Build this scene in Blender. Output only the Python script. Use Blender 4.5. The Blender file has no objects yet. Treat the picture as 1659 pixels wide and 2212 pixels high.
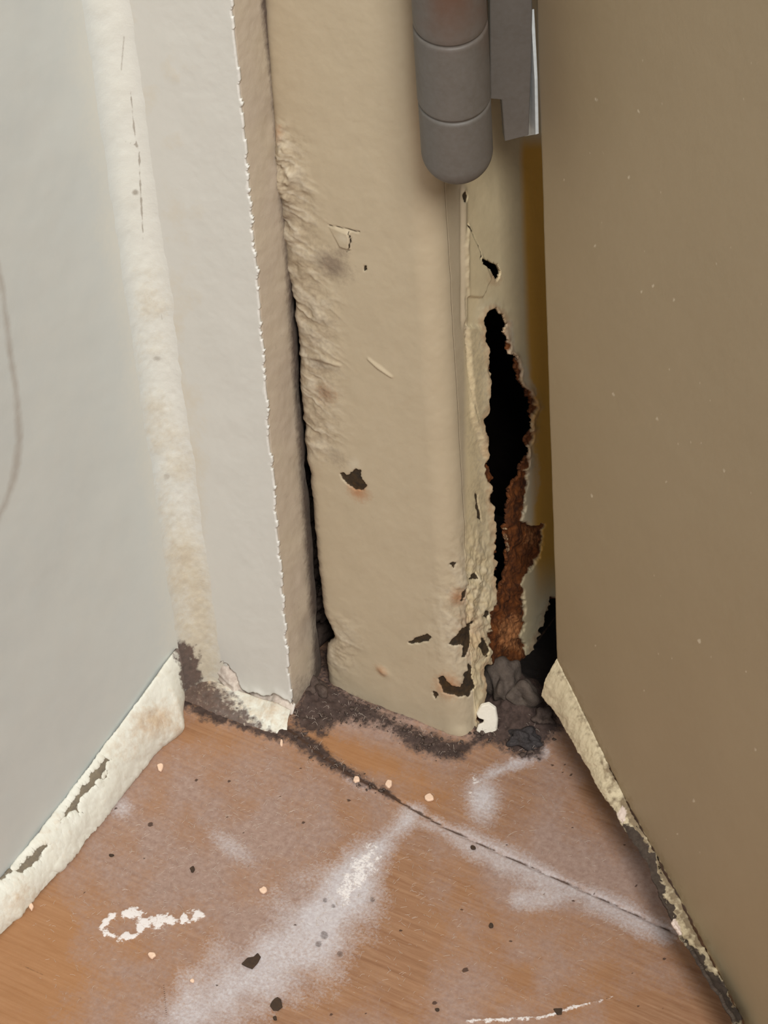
import bpy, bmesh, math, random
import numpy as np
from mathutils import Matrix, Vector

# ------------------------------------------------------------------ camera
F = 7000.0; CX, CY = 829.5, 1106.0; NAD = (1420.0, 8350.0)
P2, P1 = (1005.0, 1600.0), (710.0, 1484.0)
JAMB_W = 0.045
def _n(v): return v / np.linalg.norm(v)
_dn = _n(np.array([NAD[0]-CX, NAD[1]-CY, F]))
def _r(p): return np.array([p[0]-CX, p[1]-CY, F])
def _fl(p):
    r = _r(p); return r / (r @ _dn)
_J = _fl(P2) - _fl(P1)
H = JAMB_W / np.linalg.norm(_J)
Zc = -_dn; Xc = _n(_J); Yc = np.cross(Zc, Xc)
RW = np.stack([Xc, Yc, Zc])            # camera (u right, v down, w forward) -> world
CAM = -(RW @ (_fl(P2) * H))
def proj(P):
    q = (np.asarray(P) - CAM) @ RW
    return CX + F*q[..., 0]/q[..., 2], CY + F*q[..., 1]/q[..., 2]
def ray(p): return RW @ _r(p)
def on_plane(p, o, n):
    d = ray(p); o = np.asarray(o, float); n = np.asarray(n, float)
    return CAM + d * (((o - CAM) @ n) / (d @ n))
def on_z(p, z=0.0): return on_plane(p, (0, 0, z), (0, 0, 1))

S = bpy.context.scene
COL = S.collection
cam_data = bpy.data.cameras.new('camera'); cam = bpy.data.objects.new('camera', cam_data); COL.objects.link(cam)
cam_data.sensor_fit = 'VERTICAL'; cam_data.sensor_height = 24.0; cam_data.lens = F/2212.0*24.0
cam_data.clip_start = 0.01; cam_data.clip_end = 50
right, up, back = RW @ np.array([1, 0, 0]), RW @ np.array([0, -1, 0]), RW @ np.array([0, 0, -1])
cam.matrix_world = Matrix([[right[i], up[i], back[i], CAM[i]] for i in range(3)] + [[0, 0, 0, 1]])
S.camera = cam
S.view_settings.view_transform = 'Standard'; S.view_settings.look = 'None'
S.view_settings.exposure = 0.0; S.view_settings.gamma = 1.0
try: S.view_settings.use_curve_mapping = False
except Exception: pass

# ------------------------------------------------------------------ light
w = bpy.data.worlds.new('world'); S.world = w; w.use_nodes = True
w.node_tree.nodes['Background'].inputs[0].default_value = (0.92, 0.96, 1.0, 1)
w.node_tree.nodes['Background'].inputs[1].default_value = 0.47
def area(name, loc, target, size, power, col):
    d = bpy.data.lights.new(name, 'AREA'); d.shape = 'DISK'; d.size = size; d.energy = power; d.color = col
    o = bpy.data.objects.new(name, d); COL.objects.link(o); o.location = loc
    o.rotation_euler = (Vector(target)-Vector(loc)).to_track_quat('-Z', 'Y').to_euler()
    return o
area('ceiling_lamp_light', (1.19, -1.15, 2.1), (0, 0, .1), 0.8, 64, (1.0, 0.966, 0.92))

# ------------------------------------------------------------------ helpers: noise and masks
_rng = np.random.RandomState(7)
_T = _rng.rand(256, 256)
def vn(x, y, seed=0):
    x = x + seed*17.31; y = y + seed*9.77
    xi = np.floor(x).astype(int); yi = np.floor(y).astype(int)
    fx = x-xi; fy = y-yi
    fx = fx*fx*fx*(fx*(fx*6-15)+10); fy = fy*fy*fy*(fy*(fy*6-15)+10)
    a = _T[xi % 256, yi % 256]; b = _T[(xi+1) % 256, yi % 256]
    c = _T[xi % 256, (yi+1) % 256]; d = _T[(xi+1) % 256, (yi+1) % 256]
    return (a*(1-fx)+b*fx)*(1-fy) + (c*(1-fx)+d*fx)*fy
def fbm(x, y, size, octv=4, seed=0, gain=.5):
    t = 0; amp = 1; s = 0; k = 1.0/size
    for i in range(octv):
        t = t + amp*vn(x*k, y*k, seed+i*3); s += amp; amp *= gain; k *= 2.03
    return t/s - .5                                    # about -.5 .. .5
def sst(a, b, x):
    t = np.clip((x-a)/(b-a), 0, 1); return t*t*(3-2*t)
def rot(x, y, deg):
    c, s = math.cos(math.radians(deg)), math.sin(math.radians(deg))
    return x*c+y*s, -x*s+y*c
def _bbox(px, py, pts, pad):
    xs = [p[0] for p in pts]; ys = [p[1] for p in pts]
    return (px > min(xs)-pad) & (px < max(xs)+pad) & (py > min(ys)-pad) & (py < max(ys)+pad)
def _seg(px, py, a, b):
    dx, dy = b[0]-a[0], b[1]-a[1]; L = dx*dx+dy*dy+1e-9
    t = np.clip(((px-a[0])*dx+(py-a[1])*dy)/L, 0, 1)
    return np.hypot(px-a[0]-t*dx, py-a[1]-t*dy), t
def poly(px, py, pts, pad=60):
    out = np.full(px.shape, 1e3); m = _bbox(px, py, pts, pad)
    x = px[m]; y = py[m]
    if x.size == 0: return out
    d = np.full(x.shape, 1e6); ins = np.zeros(x.shape, bool)
    for i in range(len(pts)):
        a, b = pts[i], pts[(i+1) % len(pts)]
        d = np.minimum(d, _seg(x, y, a, b)[0])
        if a[1] != b[1]:
            c = ((a[1] > y) != (b[1] > y)) & (x < (b[0]-a[0])*(y-a[1])/(b[1]-a[1])+a[0])
            ins ^= c
    out[m] = np.where(ins, -d, d); return out
def stroke(px, py, pts, wd, pad=140):
    if not hasattr(wd, '__len__'): wd = [wd]*len(pts)
    out = np.full(px.shape, 1e3); m = _bbox(px, py, pts, pad)
    x = px[m]; y = py[m]
    if x.size == 0: return out
    d = np.full(x.shape, 1e6)
    for i in range(len(pts)-1):
        q, t = _seg(x, y, pts[i], pts[i+1])
        d = np.minimum(d, q-(wd[i]*(1-t)+wd[i+1]*t))
    out[m] = d; return out
def blob(px, py, x, y, rx, ry=None, ang=0):
    ry = ry or rx
    u, v = rot(px-x, py-y, ang)
    return np.exp(-(u/rx)**2-(v/ry)**2)
def inside(d, soft): return sst(soft, -soft, d)

# ------------------------------------------------------------------ helpers: objects
def tag(o, label=None, cat=None, group=None, kind=None):
    if label: o['label'] = label
    if cat: o['category'] = cat
    if group: o['group'] = group
    if kind: o['kind'] = kind
    return o
def empty(name, loc=(0, 0, 0)):
    o = bpy.data.objects.new(name, None); COL.objects.link(o); o.location = loc; o.empty_display_size = .01
    return o
def link(name, me, m, parent=None, smooth=True):
    o = bpy.data.objects.new(name, me); COL.objects.link(o)
    if m: me.materials.append(m)
    if parent is not None:
        o.parent = parent; o.matrix_parent_inverse = Matrix.Translation(-Vector(parent.location))
    if smooth: me.polygons.foreach_set('use_smooth', np.ones(len(me.polygons), bool))
    return o
def grid(name, P, m, keep=None, attrs=None, parent=None, solid=0):
    nv, nu = P.shape[:2]
    idx = np.arange(nv*nu).reshape(nv, nu)
    q = np.stack([idx[:-1, :-1], idx[:-1, 1:], idx[1:, 1:], idx[1:, :-1]], -1).reshape(-1, 4)
    if keep is not None: q = q[keep.ravel()[q].all(1)]
    used = np.zeros(nv*nu, bool); used[q.ravel()] = True
    new = np.cumsum(used)-1; q = new[q]; V = P.reshape(-1, 3)[used]
    me = bpy.data.meshes.new(name)
    me.vertices.add(len(V)); me.vertices.foreach_set('co', V.astype(np.float32).ravel())
    me.loops.add(q.size); me.loops.foreach_set('vertex_index', q.ravel().astype(np.int32))
    me.polygons.add(len(q)); me.polygons.foreach_set('loop_start', np.arange(0, q.size, 4, dtype=np.int32))
    me.polygons.foreach_set('loop_total', np.full(len(q), 4, np.int32))
    me.update(calc_edges=True)
    for k, a in (attrs or {}).items():
        at = me.attributes.new(k, 'FLOAT', 'POINT'); at.data.foreach_set('value', np.broadcast_to(a, (nv, nu)).ravel()[used].astype(np.float32))
    me.validate()
    o = link(name, me, m, parent)
    if solid:
        md = o.modifiers.new('thickness', 'SOLIDIFY'); md.thickness = solid; md.offset = -1; md.use_even_offset = False
    return o
def bm_obj(name, bm, m, parent=None, smooth=False):
    me = bpy.data.meshes.new(name); bmesh.ops.recalc_face_normals(bm, faces=bm.faces); bm.to_mesh(me); bm.free()
    return link(name, me, m, parent, smooth)
def box(name, lo, hi, m, parent=None):
    bm = bmesh.new(); bmesh.ops.create_cube(bm, size=1)
    for v in bm.verts: v.co = [lo[i]+(v.co[i]+.5)*(hi[i]-lo[i]) for i in range(3)]
    return bm_obj(name, bm, m, parent)
def lin(c): return tuple(((x/255)/12.92 if x/255 <= .04045 else ((x/255+.055)/1.055)**2.4) for x in c) + (1,)

# ------------------------------------------------------------------ helpers: materials
def material(name, base, rough=.6, var=None, layers=(), bumps=(), spec=.35, grain=None):
    """base: srgb colour; var: (colour2, size_m, amount); layers: (attr, colour, rough, noise_size, noise_amt, sharp, strength[, colour2])"""
    m = bpy.data.materials.new(name); m.use_nodes = True; nt = m.node_tree; N = nt.nodes; L = nt.links
    bs = N['Principled BSDF']; bs.inputs['Specular IOR Level'].default_value = spec
    co = N.new('ShaderNodeTexCoord').outputs['Object']
    def noise(size, det=4, rgh=.55, vec=None, scl=None):
        n = N.new('ShaderNodeTexNoise'); n.inputs['Scale'].default_value = 1.0/size; n.inputs['Detail'].default_value = det
        n.inputs['Roughness'].default_value = rgh
        v = vec or co
        if scl:
            mp = N.new('ShaderNodeMapping'); mp.inputs['Rotation'].default_value = (0, 0, scl[1]); mp.inputs['Scale'].default_value = scl[0]
            L.new(v, mp.inputs[0]); v = mp.outputs[0]
        L.new(v, n.inputs['Vector']); return n.outputs['Fac']
    def math_(op, a, b=None, c=None, clamp=False):
        n = N.new('ShaderNodeMath'); n.operation = op; n.use_clamp = clamp
        for i, v in enumerate((a, b, c)):
            if v is None: continue
            if isinstance(v, (int, float)): n.inputs[i].default_value = v
            else: L.new(v, n.inputs[i])
        return n.outputs[0]
    def mix(f, a, b):
        n = N.new('ShaderNodeMix'); n.data_type = 'RGBA'
        L.new(f, n.inputs[0]) if not isinstance(f, float) else None
        for i, v in ((6, a), (7, b)):
            if isinstance(v, tuple): n.inputs[i].default_value = v
            else: L.new(v, n.inputs[i])
        return n.outputs[2]
    def mixf(f, a, b):
        n = N.new('ShaderNodeMix'); n.data_type = 'FLOAT'; L.new(f, n.inputs[0])
        for i, v in ((2, a), (3, b)):
            if isinstance(v, (int, float)): n.inputs[i].default_value = v
            else: L.new(v, n.inputs[i])
        return n.outputs[0]
    col = lin(base); rg = rough
    for (c2, size, amt) in (var or ()):
        f = math_('MULTIPLY_ADD', noise(size), 2.2, -.6, True); f = math_('MULTIPLY', f, float(amt))
        col = mix(f, col, lin(c2))
    for g in (grain or ()):                            # (colour, size, scale xyz, rotation, amount)
        f = noise(g[1], 5, .6, None, (g[2], g[3])); f = math_('MULTIPLY_ADD', f, 3.2, -1.15, True); f = math_('MULTIPLY', f, float(g[4]))
        col = mix(f, col, lin(g[0]))
    for ly in layers:
        attr, c, r, ns, na, sh, st = ly[:7]
        a = N.new('ShaderNodeAttribute'); a.attribute_name = attr; f = a.outputs['Fac']
        if na:
            f = math_('MULTIPLY_ADD', math_('SUBTRACT', noise(ns, 5, .65), .5), float(na), f)
        f = math_('MULTIPLY_ADD', math_('SUBTRACT', f, .5), float(sh), .5, True)
        if na:                                        # never where the mask is empty
            f = math_('MULTIPLY', f, math_('MULTIPLY', a.outputs['Fac'], 6.0, None, True))
        f = math_('MULTIPLY', f, float(st))
        cc = lin(c)
        if len(ly) > 7:
            q = math_('MULTIPLY_ADD', noise(ns*1.7, 5, .7), 3.0, -1.0, True); cc = mix(q, lin(c), lin(ly[7]))
        col = mix(f, col, cc); rg = mixf(f, rg, r)
    if isinstance(col, tuple): bs.inputs['Base Color'].default_value = col
    else: L.new(col, bs.inputs['Base Color'])
    if isinstance(rg, (int, float)): bs.inputs['Roughness'].default_value = rg
    else: L.new(rg, bs.inputs['Roughness'])
    h = None
    for (size, dist) in bumps:
        b = N.new('ShaderNodeBump'); b.inputs['Strength'].default_value = 1; b.inputs['Distance'].default_value = dist
        L.new(noise(size, 3), b.inputs['Height'])
        if h is not None: L.new(h, b.inputs['Normal'])
        h = b.outputs[0]
    if h is not None: L.new(h, bs.inputs['Normal'])
    return m

GR = (-3.6, )
M = {}
M['floor'] = material('worn_wood', (160, 121, 92), .5, spec=.3,
    var=[((134, 99, 75), .018, .6), ((174, 138, 110), .006, .4)],
    grain=[((112, 74, 48), .0016, (.06, 1, 1), .06, .5), ((184, 148, 116), .0011, (.05, 1, 1), .06, .4), ((132, 88, 60), .0007, (.08, 1, 1), .06, .4)],
    layers=[('orange', (174, 125, 80), .45, .004, .4, 1.0, .5),
            ('dust', (170, 150, 141), .75, .0010, 1.1, 1.3, .78, (142, 120, 112)),
            ('film', (208, 206, 209), .8, .0008, 1.2, 1.25, .9, (184, 176, 178)),
            ('white', (234, 230, 228), .8, .0007, 1.9, 2.4, .9),
            ('dirt', (80, 66, 61), .95, .0010, 1.2, 1.8, .95, (48, 39, 37)),
            ('line', (70, 50, 38), .9, .0006, .6, 2.5, .9),
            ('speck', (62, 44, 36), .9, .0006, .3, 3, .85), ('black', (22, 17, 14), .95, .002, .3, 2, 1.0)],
    bumps=[(.0012, .00004), (.0004, .00003)])
M['wall_left'] = material('matt_white_wall_paint', (200, 205, 202), .7, var=[((190, 196, 195), .03, .6), ((207, 208, 202), .008, .3)],
    layers=[('mark', (150, 138, 126), .7, .002, .5, 1.2, .5), ('stain', (216, 213, 200), .8, .002, .7, 1.0, .6)], bumps=[(.0011, .000018), (.0005, .000012)])
M['wall_back'] = material('white_wall_covering', (210, 209, 202), .7, var=[((203, 202, 195), .02, .5), ((216, 215, 208), .0025, .35)],
    layers=[('stain', (206, 194, 170), .8, .002, .8, 1.2, .65), ('torn', (220, 210, 198), .85, .0012, .6, 2, .95, (184, 168, 156)),
            ('mold', (96, 74, 68), .95, .0012, 1.2, 1.8, .9, (66, 50, 46)), ('edge', (236, 235, 230), .85, .0006, .4, 1.2, .8), ('line', (140, 128, 116), .8, .0008, .5, 2, .8)],
    bumps=[(.0011, .00002), (.0004, .000015)])
M['fillet'] = material('yellowed_corner_filler', (212, 212, 206), .7, var=[((204, 202, 194), .006, .4)],
    layers=[('paint', (197, 202, 200), .7, 0, 0, 1, 1.0), ('cream', (221, 222, 212), .7, .002, .5, .9, .6), ('stain', (200, 188, 162), .8, .0018, 1.0, 1.2, .75, (182, 168, 144)), ('line', (146, 138, 126), .8, .0008, .5, 2, .75), ('mold', (96, 74, 68), .95, .0012, 1.2, 1.8, .9, (66, 50, 46))],
    bumps=[(.0014, .00006), (.0005, .00003)])
M['side'] = material('raw_beige_wall_edge', (188, 176, 156), .7, var=[((172, 158, 148), .012, .7), ((196, 184, 162), .006, .4)],
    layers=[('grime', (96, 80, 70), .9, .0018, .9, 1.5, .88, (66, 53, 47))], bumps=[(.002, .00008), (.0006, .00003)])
M['jamb'] = material('old_beige_gloss_paint', (188, 174, 148), .45, var=[((180, 166, 140), .02, .6), ((196, 183, 159), .004, .3)],
    layers=[('cream', (230, 213, 172), .42, .004, .3, 1, .85), ('ochre_bounce', (224, 172, 74), .4, .004, .2, 1.1, .95),
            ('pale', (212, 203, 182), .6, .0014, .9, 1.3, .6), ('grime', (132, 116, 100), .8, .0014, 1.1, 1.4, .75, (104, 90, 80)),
            ('halo', (168, 108, 60), .7, .0012, .8, 1.3, .7), ('rust', (122, 68, 26), .8, .0018, .45, 2.2, 1.0, (56, 30, 15)),
            ('orange', (190, 130, 82), .8, .0012, 1.3, 2.0, .85), ('chip', (62, 44, 18), .85, .0010, .5, 3, .97, (24, 17, 11)), ('black', (14, 10, 8), .9, .0008, .2, 4, 1.0)],
    bumps=[(.0016, .00003), (.0004, .000012)])
M['door'] = material('beige_door_paint', (171, 153, 123), .5, var=[((163, 145, 115), .05, .6), ((175, 158, 130), .003, .25)],
    layers=[('speck', (226, 214, 190), .5, .0005, .2, 2, .7), ('chip', (58, 46, 40), .9, .0011, .9, 3, .95, (40, 30, 26)), ('pale', (222, 206, 190), .6, .001, .5, 2, .9), ('grime', (142, 122, 90), .7, .0016, 1.0, 1.5, .7)],
    bumps=[(.0014, .00003), (.0005, .000012)])
M['lip'] = material('cream_door_edge_paint', (216, 203, 172), .5, var=[((202, 187, 154), .005, .6)],
    layers=[('grime', (132, 112, 84), .8, .0012, 1.0, 1.8, .85, (96, 80, 62)), ('chip', (70, 58, 52), .9, .0012, 1.2, 2.4, .95, (42, 32, 29)), ('pale', (232, 214, 204), .6, .001, .4, 2, .9)],
    bumps=[(.0009, .00006)])
M['base'] = material('flaking_white_skirting_paint', (222, 223, 212), .6, var=[((212, 208, 190), .008, .5), ((230, 232, 225), .003, .35)],
    layers=[('grime', (204, 182, 152), .8, .0016, 1.1, 1.3, .8, (176, 146, 116)), ('chip', (118, 104, 80), .9, .001, .8, 2.6, .9, (88, 76, 60)), ('mold', (96, 74, 68), .95, .0012, 1.2, 1.8, .9, (66, 50, 46))],
    bumps=[(.0016, .00006), (.0005, .00003)])
M['steel'] = material('satin_grey_hinge_steel', (96, 91, 85), .55, var=[((84, 79, 72), .006, .6), ((108, 106, 104), .0012, .35)],
    layers=[('worn', (92, 66, 52), .5, .004, .5, 1.1, .85)], bumps=[(.0006, .00002)], spec=.45)
M['gap_light'] = material('gap_light_white', (214, 222, 224), .4, var=[((180, 184, 182), .0016, .5)], spec=.5)  # near-white colour carries the light leaking through the hinge gap
M['dark'] = material('dark_hollow_shade', (26, 19, 15), .95, var=[((12, 9, 8), .004, .8)], spec=.1)  # near-black colour stands in for the unlit hollow
M['mortar'] = material('dark_crumbling_mortar', (72, 60, 53), .95, var=[((40, 30, 27), .003, .9), ((122, 108, 98), .0016, .45)], bumps=[(.0012, .0003)], spec=.15)  # dark brown tone for the mortar in the gap
M['soil'] = material('dark_grit', (88, 74, 67), .95, var=[((44, 35, 31), .0016, .8), ((120, 106, 98), .0007, .4)], bumps=[(.0006, .0002)], spec=.15)
M['clod'] = material('grey_mortar_lump', (96, 85, 76), .95, var=[((62, 53, 48), .0025, .8), ((116, 106, 98), .0009, .4)], bumps=[(.0008, .0002)], spec=.15)
M['blackclod'] = material('black_tarry_lump', (48, 43, 43), .8, var=[((28, 25, 26), .0016, .8), ((110, 104, 104), .0005, .3)], bumps=[(.0006, .0002)], spec=.3)
M['lint'] = material('pale_lint', (206, 192, 178), .8)
M['thread'] = material('white_thread_fibre', (232, 226, 212), .7)
M['chipwhite'] = material('white_paint_chip', (232, 226, 212), .6, var=[((214, 206, 188), .002, .5)], bumps=[(.0008, .0001)])
M['chippink'] = material('pale_plaster_crumb', (238, 208, 182), .8, var=[((222, 186, 160), .001, .6)])
M['flakedark'] = material('dark_rust_flake', (56, 46, 38), .9, var=[((84, 62, 44), .001, .6)])

# ------------------------------------------------------------------ setting: floor
def axis(lo, hi, step, lo2, hi2, n=6):
    a = np.arange(lo, hi+step*.5, step)
    return np.concatenate([np.linspace(lo2, lo, n, endpoint=False), a, np.linspace(hi, hi2, n+1)[1:]])
fc = [on_z(p) for p in ((-60, 1960), (-60, 2260), (1720, 2260), (640, 1440))]
xs = axis(min(p[0] for p in fc), max(p[0] for p in fc), .00042, -1.2, 1.2)
ys = axis(min(p[1] for p in fc), .075, .00055, -1.6, .35)
X, Y = np.meshgrid(xs, ys); P = np.stack([X, Y, np.zeros_like(X)], -1)
px, py = proj(P)
n1 = fbm(px, py, 60, 5, 1); n2 = fbm(px, py, 14, 4, 2); n3 = fbm(px, py, 200, 3, 3)
HZ1 = [(636, 1540), (676, 1476), (722, 1496), (800, 1528), (900, 1580), (985, 1606), (1012, 1612), (990, 1640), (945, 1640), (880, 1606), (800, 1562), (730, 1560), (690, 1585), (640, 1575)]
HZ2 = [(1040, 1480), (1130, 1470), (1195, 1520), (1215, 1575), (1165, 1612), (1160, 1636), (1110, 1628), (1060, 1598), (1020, 1606)]
GROOVE = [(560, 1535), (640, 1592), (700, 1640), (770, 1684), (860, 1728), (960, 1785), (1100, 1850), (1290, 1935), (1440, 2005), (1640, 2105)]
dirt = np.maximum.reduce([
    inside(poly(px, py, HZ1)-5+n1*30+n2*16, 22), inside(poly(px, py, HZ2)-5+n1*30+n2*16, 22),
    inside(stroke(px, py, [(600, 1578), (650, 1600), (720, 1650), (790, 1692), (850, 1722)], [16, 18, 13, 9, 4])+n1*14+n2*20, 16),
    inside(stroke(px, py, [(390, 1520), (450, 1545), (540, 1575), (610, 1598)], [16, 10, 8, 12])+n1*20+n2*20, 12)])
dirt = np.maximum(dirt, .65*sst(1, -1, (poly(px, py, [(600, 1400), (1230, 1400), (1230, 1560), (1040, 1560), (1005, 1595), (640, 1480)])/8)))
line = inside(stroke(px, py, GROOVE, [3, 3, 3, 3, 2.6, 1.6, 1.2, 1.2, 1.0, .8])+n2*2.5, 1.4)
line = np.maximum.reduce([line, .8*inside(stroke(px, py, [(353, 2125), (358, 2170), (362, 2240)], .8), 1.2),
                          .5*inside(stroke(px, py, [(0, 2062), (90, 2105), (190, 2165)], .8)+n2*4, 1.5),
                          .5*inside(stroke(px, py, [(1222, 1715), (1220, 1760), (1226, 1790)], .6)+n2*4, 1.5),
                          .45*inside(stroke(px, py, [(283, 1945), (330, 1900)], .6)+n2*2, 1.5)])
film = np.maximum.reduce([
    .95*inside(stroke(px, py, [(885, 1768), (830, 1815), (785, 1870), (740, 1930), (690, 1985)], [14, 22, 40, 52, 60])+n1*60, 38),
    .8*inside(stroke(px, py, [(740, 1950), (660, 2030), (560, 2100), (460, 2170), (380, 2230)], [70, 80, 70, 60, 50])+n1*110, 70),
    .75*inside(stroke(px, py, [(1170, 1625), (1100, 1655), (1010, 1700)], [14, 16, 10])+n1*40, 16),
    .95*blob(px, py, 1042, 1728, 34, 48, 0),
    .6*inside(stroke(px, py, [(900, 1775), (1000, 1810), (1100, 1862), (1200, 1905), (1300, 1950), (1430, 2015)], [10, 18, 34, 26, 24, 22])+n1*40, 22),
    .6*inside(stroke(px, py, [(1120, 1945), (1240, 1930)], [18, 20])+n1*30, 18),
    .62*blob(px, py, 262, 1745, 26, 22), .5*blob(px, py, 500, 1830, 60, 22, 35), .45*blob(px, py, 770, 1690, 40, 14, 25)])
film = np.clip(film*(1-.6*dirt), 0, 1)
dust = np.clip(.45 + 1.5*n3 + .9*n1 + .35*blob(px, py, 480, 1820, 240, 110) + .3*blob(px, py, 1200, 1850, 220, 90, 25) - .7*sst(380, 60, px)*sst(1850, 2050, py)
               - .5*blob(px, py, 760, 1630, 130, 34, 22) - .35*blob(px, py, 430, 1600, 140, 50) - .4*blob(px, py, 1150, 2100, 300, 110, 25), 0, .95)
orange = np.clip(sst(520, 40, px)*sst(1820, 2060, py) + .8*blob(px, py, 780, 1640, 150, 36, 24) + .55*blob(px, py, 930, 1700, 90, 40, 25) + .3*blob(px, py, 420, 1620, 140, 50) + .25 + n3, 0, 1)
ring = np.abs(poly(px, py, [(232, 2000), (250, 1985), (285, 1982), (300, 1994), (290, 2010), (255, 2014)]) - 11) - 5
white = np.maximum.reduce([
    inside(ring+n2*36, 5), .85*inside(stroke(px, py, [(305, 1995), (345, 1992), (390, 1985), (435, 1975)], [14, 12, 8, 3])+n2*36, 6),
    .6*blob(px, py, 1022, 1700, 18, 26)*(n2 > .0), .7*inside(stroke(px, py, [(1010, 2206), (1090, 2203), (1180, 2196), (1240, 2176), (1320, 2156)], [5, 3, 2, 4, 2])+n2*11, 2.5),
    .62*inside(stroke(px, py, [(800, 1845), (775, 1890), (745, 1930)], [14, 22, 16])+n2*50, 16)])
speck = np.zeros_like(px); rs = np.random.RandomState(5)
for i in range(46):
    x, y, r = rs.uniform(180, 1480), rs.uniform(1640, 2200), rs.choice([2.2, 2.8, 3.6, 5.5], p=[.4, .3, .2, .1])
    speck = np.maximum(speck, inside(np.hypot(px-x, (py-y)*1.25)-r+n2*3, 1.6))
for (x, y, r) in ((700, 2020, 11), (688, 2040, 8), (735, 2060, 8), (805, 1945, 8), (702, 1945, 7), (720, 1958, 6), (600, 2165, 12)):
    speck = np.maximum(speck, .55*inside(np.hypot(px-x, py-y)-r+n2*6, 3))
black = np.maximum(sst(.008, .02, Y)*sst(-.062, -.056, X)*sst(.002, -.002, X), sst(.020, .030, Y)*sst(-.004, .002, X)*sst(.1, .08, X))  # shade inside the hollow and notch, painted near-black on the boards
vis = (py > 1300)
P[..., 2] += vis*(dirt*(.0003+.0012*np.clip(n2+.25, 0, 1)+.0014*np.clip(n1+.1, 0, 1)) + white*.00025*(1+n2) + .0065*blob(px, py, 1112, 1505, 58, 50)*(1+n1+.5*n2) + .003*blob(px, py, 690, 1510, 46, 26)*(1+n1+n2) - .0010*inside(stroke(px, py, GROOVE, 2.2), 2.5)*(1-dirt) + .00012*n2)
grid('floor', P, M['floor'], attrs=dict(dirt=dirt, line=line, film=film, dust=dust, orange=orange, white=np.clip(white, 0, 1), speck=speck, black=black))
bpy.data.objects['floor']['kind'] = 'structure'

# ------------------------------------------------------------------ setting: left wall
A0, A1 = on_z((0, 2012)), on_z((372, 1578))
dL = (A1-A0)/np.linalg.norm(A1-A0); nL = np.array([dL[1], -dL[0], 0])         # faces +X
oL = A1 - nL*.0045
YB = on_z((634, 1542))[1]; XE = on_z((634, 1542))[0]                         # face and free end of the stub wall
R0 = .0105                                             # corner fillet
corner = oL + dL*((YB-oL[1])/dL[1])
ZT = .62
def zaxis(ztop, step): return np.concatenate([np.arange(0, ztop, step), np.linspace(ztop, ZT, 5)])
zv = zaxis(.36, .0009)
ls = np.concatenate([np.linspace(-1.0, -.16, 6), np.arange(-.155, .004, .0008)])
U, V = np.meshgrid(ls, zv)
P = corner + U[..., None]*dL + V[..., None]*np.array([0, 0, 1.0])
px, py = proj(P); n1 = fbm(px, py, 90, 4, 11); n2 = fbm(px, py, 16, 3, 12)
mark = inside(stroke(px, py, [(-25, 480), (5, 620), (22, 760), (36, 860), (42, 950), (34, 1020), (14, 1085), (-15, 1140)], [4, 4, 5, 5, 7, 7, 5, 4])+n2*6, 9)
stain = np.clip(sst(-.02, -.004, U)*.7 + .5*n1, 0, 1)*sst(-.03, -.01, U)
P = P + (n1*.0004+n2*.00003)[..., None]*nL*((V < .5)*sst(-R0-.001, -R0-.012, U))[..., None]
grid('wall_left', P, M['wall_left'], attrs=dict(mark=mark, stain=stain), solid=.004)
tag(bpy.data.objects['wall_left'], kind='structure')

# fillet of old filler in the corner
th = np.linspace(-.0, math.pi/2, 60)
cen = oL + nL*(R0-.0002); cen = cen + dL*((YB-R0+.0002-cen[1])/dL[1])
zf = zaxis(.36, .0006)[0:]
U, V = np.meshgrid(th, zf)
r = R0*1.0
P = np.stack([cen[0] + r*(nL[0]*-np.cos(U)) + 0*V, cen[1] + r*np.sin(U), V], -1)
px, py = proj(P); n1 = fbm(px, py, 60, 4, 21); n2 = fbm(px, py, 12, 4, 22)
fade = np.clip(np.sin(np.clip(U, 0, math.pi/2)*2), 0, 1)**.7
stain = fade*np.clip(sst(500, 1250, py)*.75 + 1.0*n1 - .25 + .4*blob(px, py, 330, 700, 60, 160) + .4*sst(1150, 1330, py), 0, 1)
cream = np.clip(np.sin(np.clip(U, 0, math.pi/2)*2)**1.6*(.95+.8*n1), 0, 1)
line = np.maximum.reduce([.8*inside(stroke(px, py, [(268, 80), (262, 150)], 1.5), 3), inside(stroke(px, py, [(282, 200), (292, 300), (300, 330), (304, 420), (310, 520)], 1.2)+n2*5, 2),
    .9*inside(stroke(px, py, [(268, 305), (292, 312), (303, 330)], 1)+n2*4, 1.6), blob(px, py, 292, 415, 8, 7), .6*inside(stroke(px, py, [(318, 640), (345, 660), (350, 690)], .8)+n2*4, 1.6),
    .6*blob(px, py, 340, 775, 12, 8), .5*blob(px, py, 360, 1030, 9, 14)])
mold = inside(poly(px, py, [(362, 1415), (385, 1385), (420, 1400), (440, 1480), (400, 1500), (375, 1470)])+n2*30, 14)
out = np.stack([np.cos(U)*nL[0], -np.sin(U), 0*U], -1)
P = P + out*(fade*(n1*.0006+n2*.0003*sst(200, 800, py)))[..., None]*(V < .5)[..., None]
grid('trim_1', P, M['fillet'], attrs=dict(paint=sst(1.15, .25, U), cream=cream, stain=stain, line=line, mold=mold))
tag(bpy.data.objects['trim_1'], kind='structure')

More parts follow.
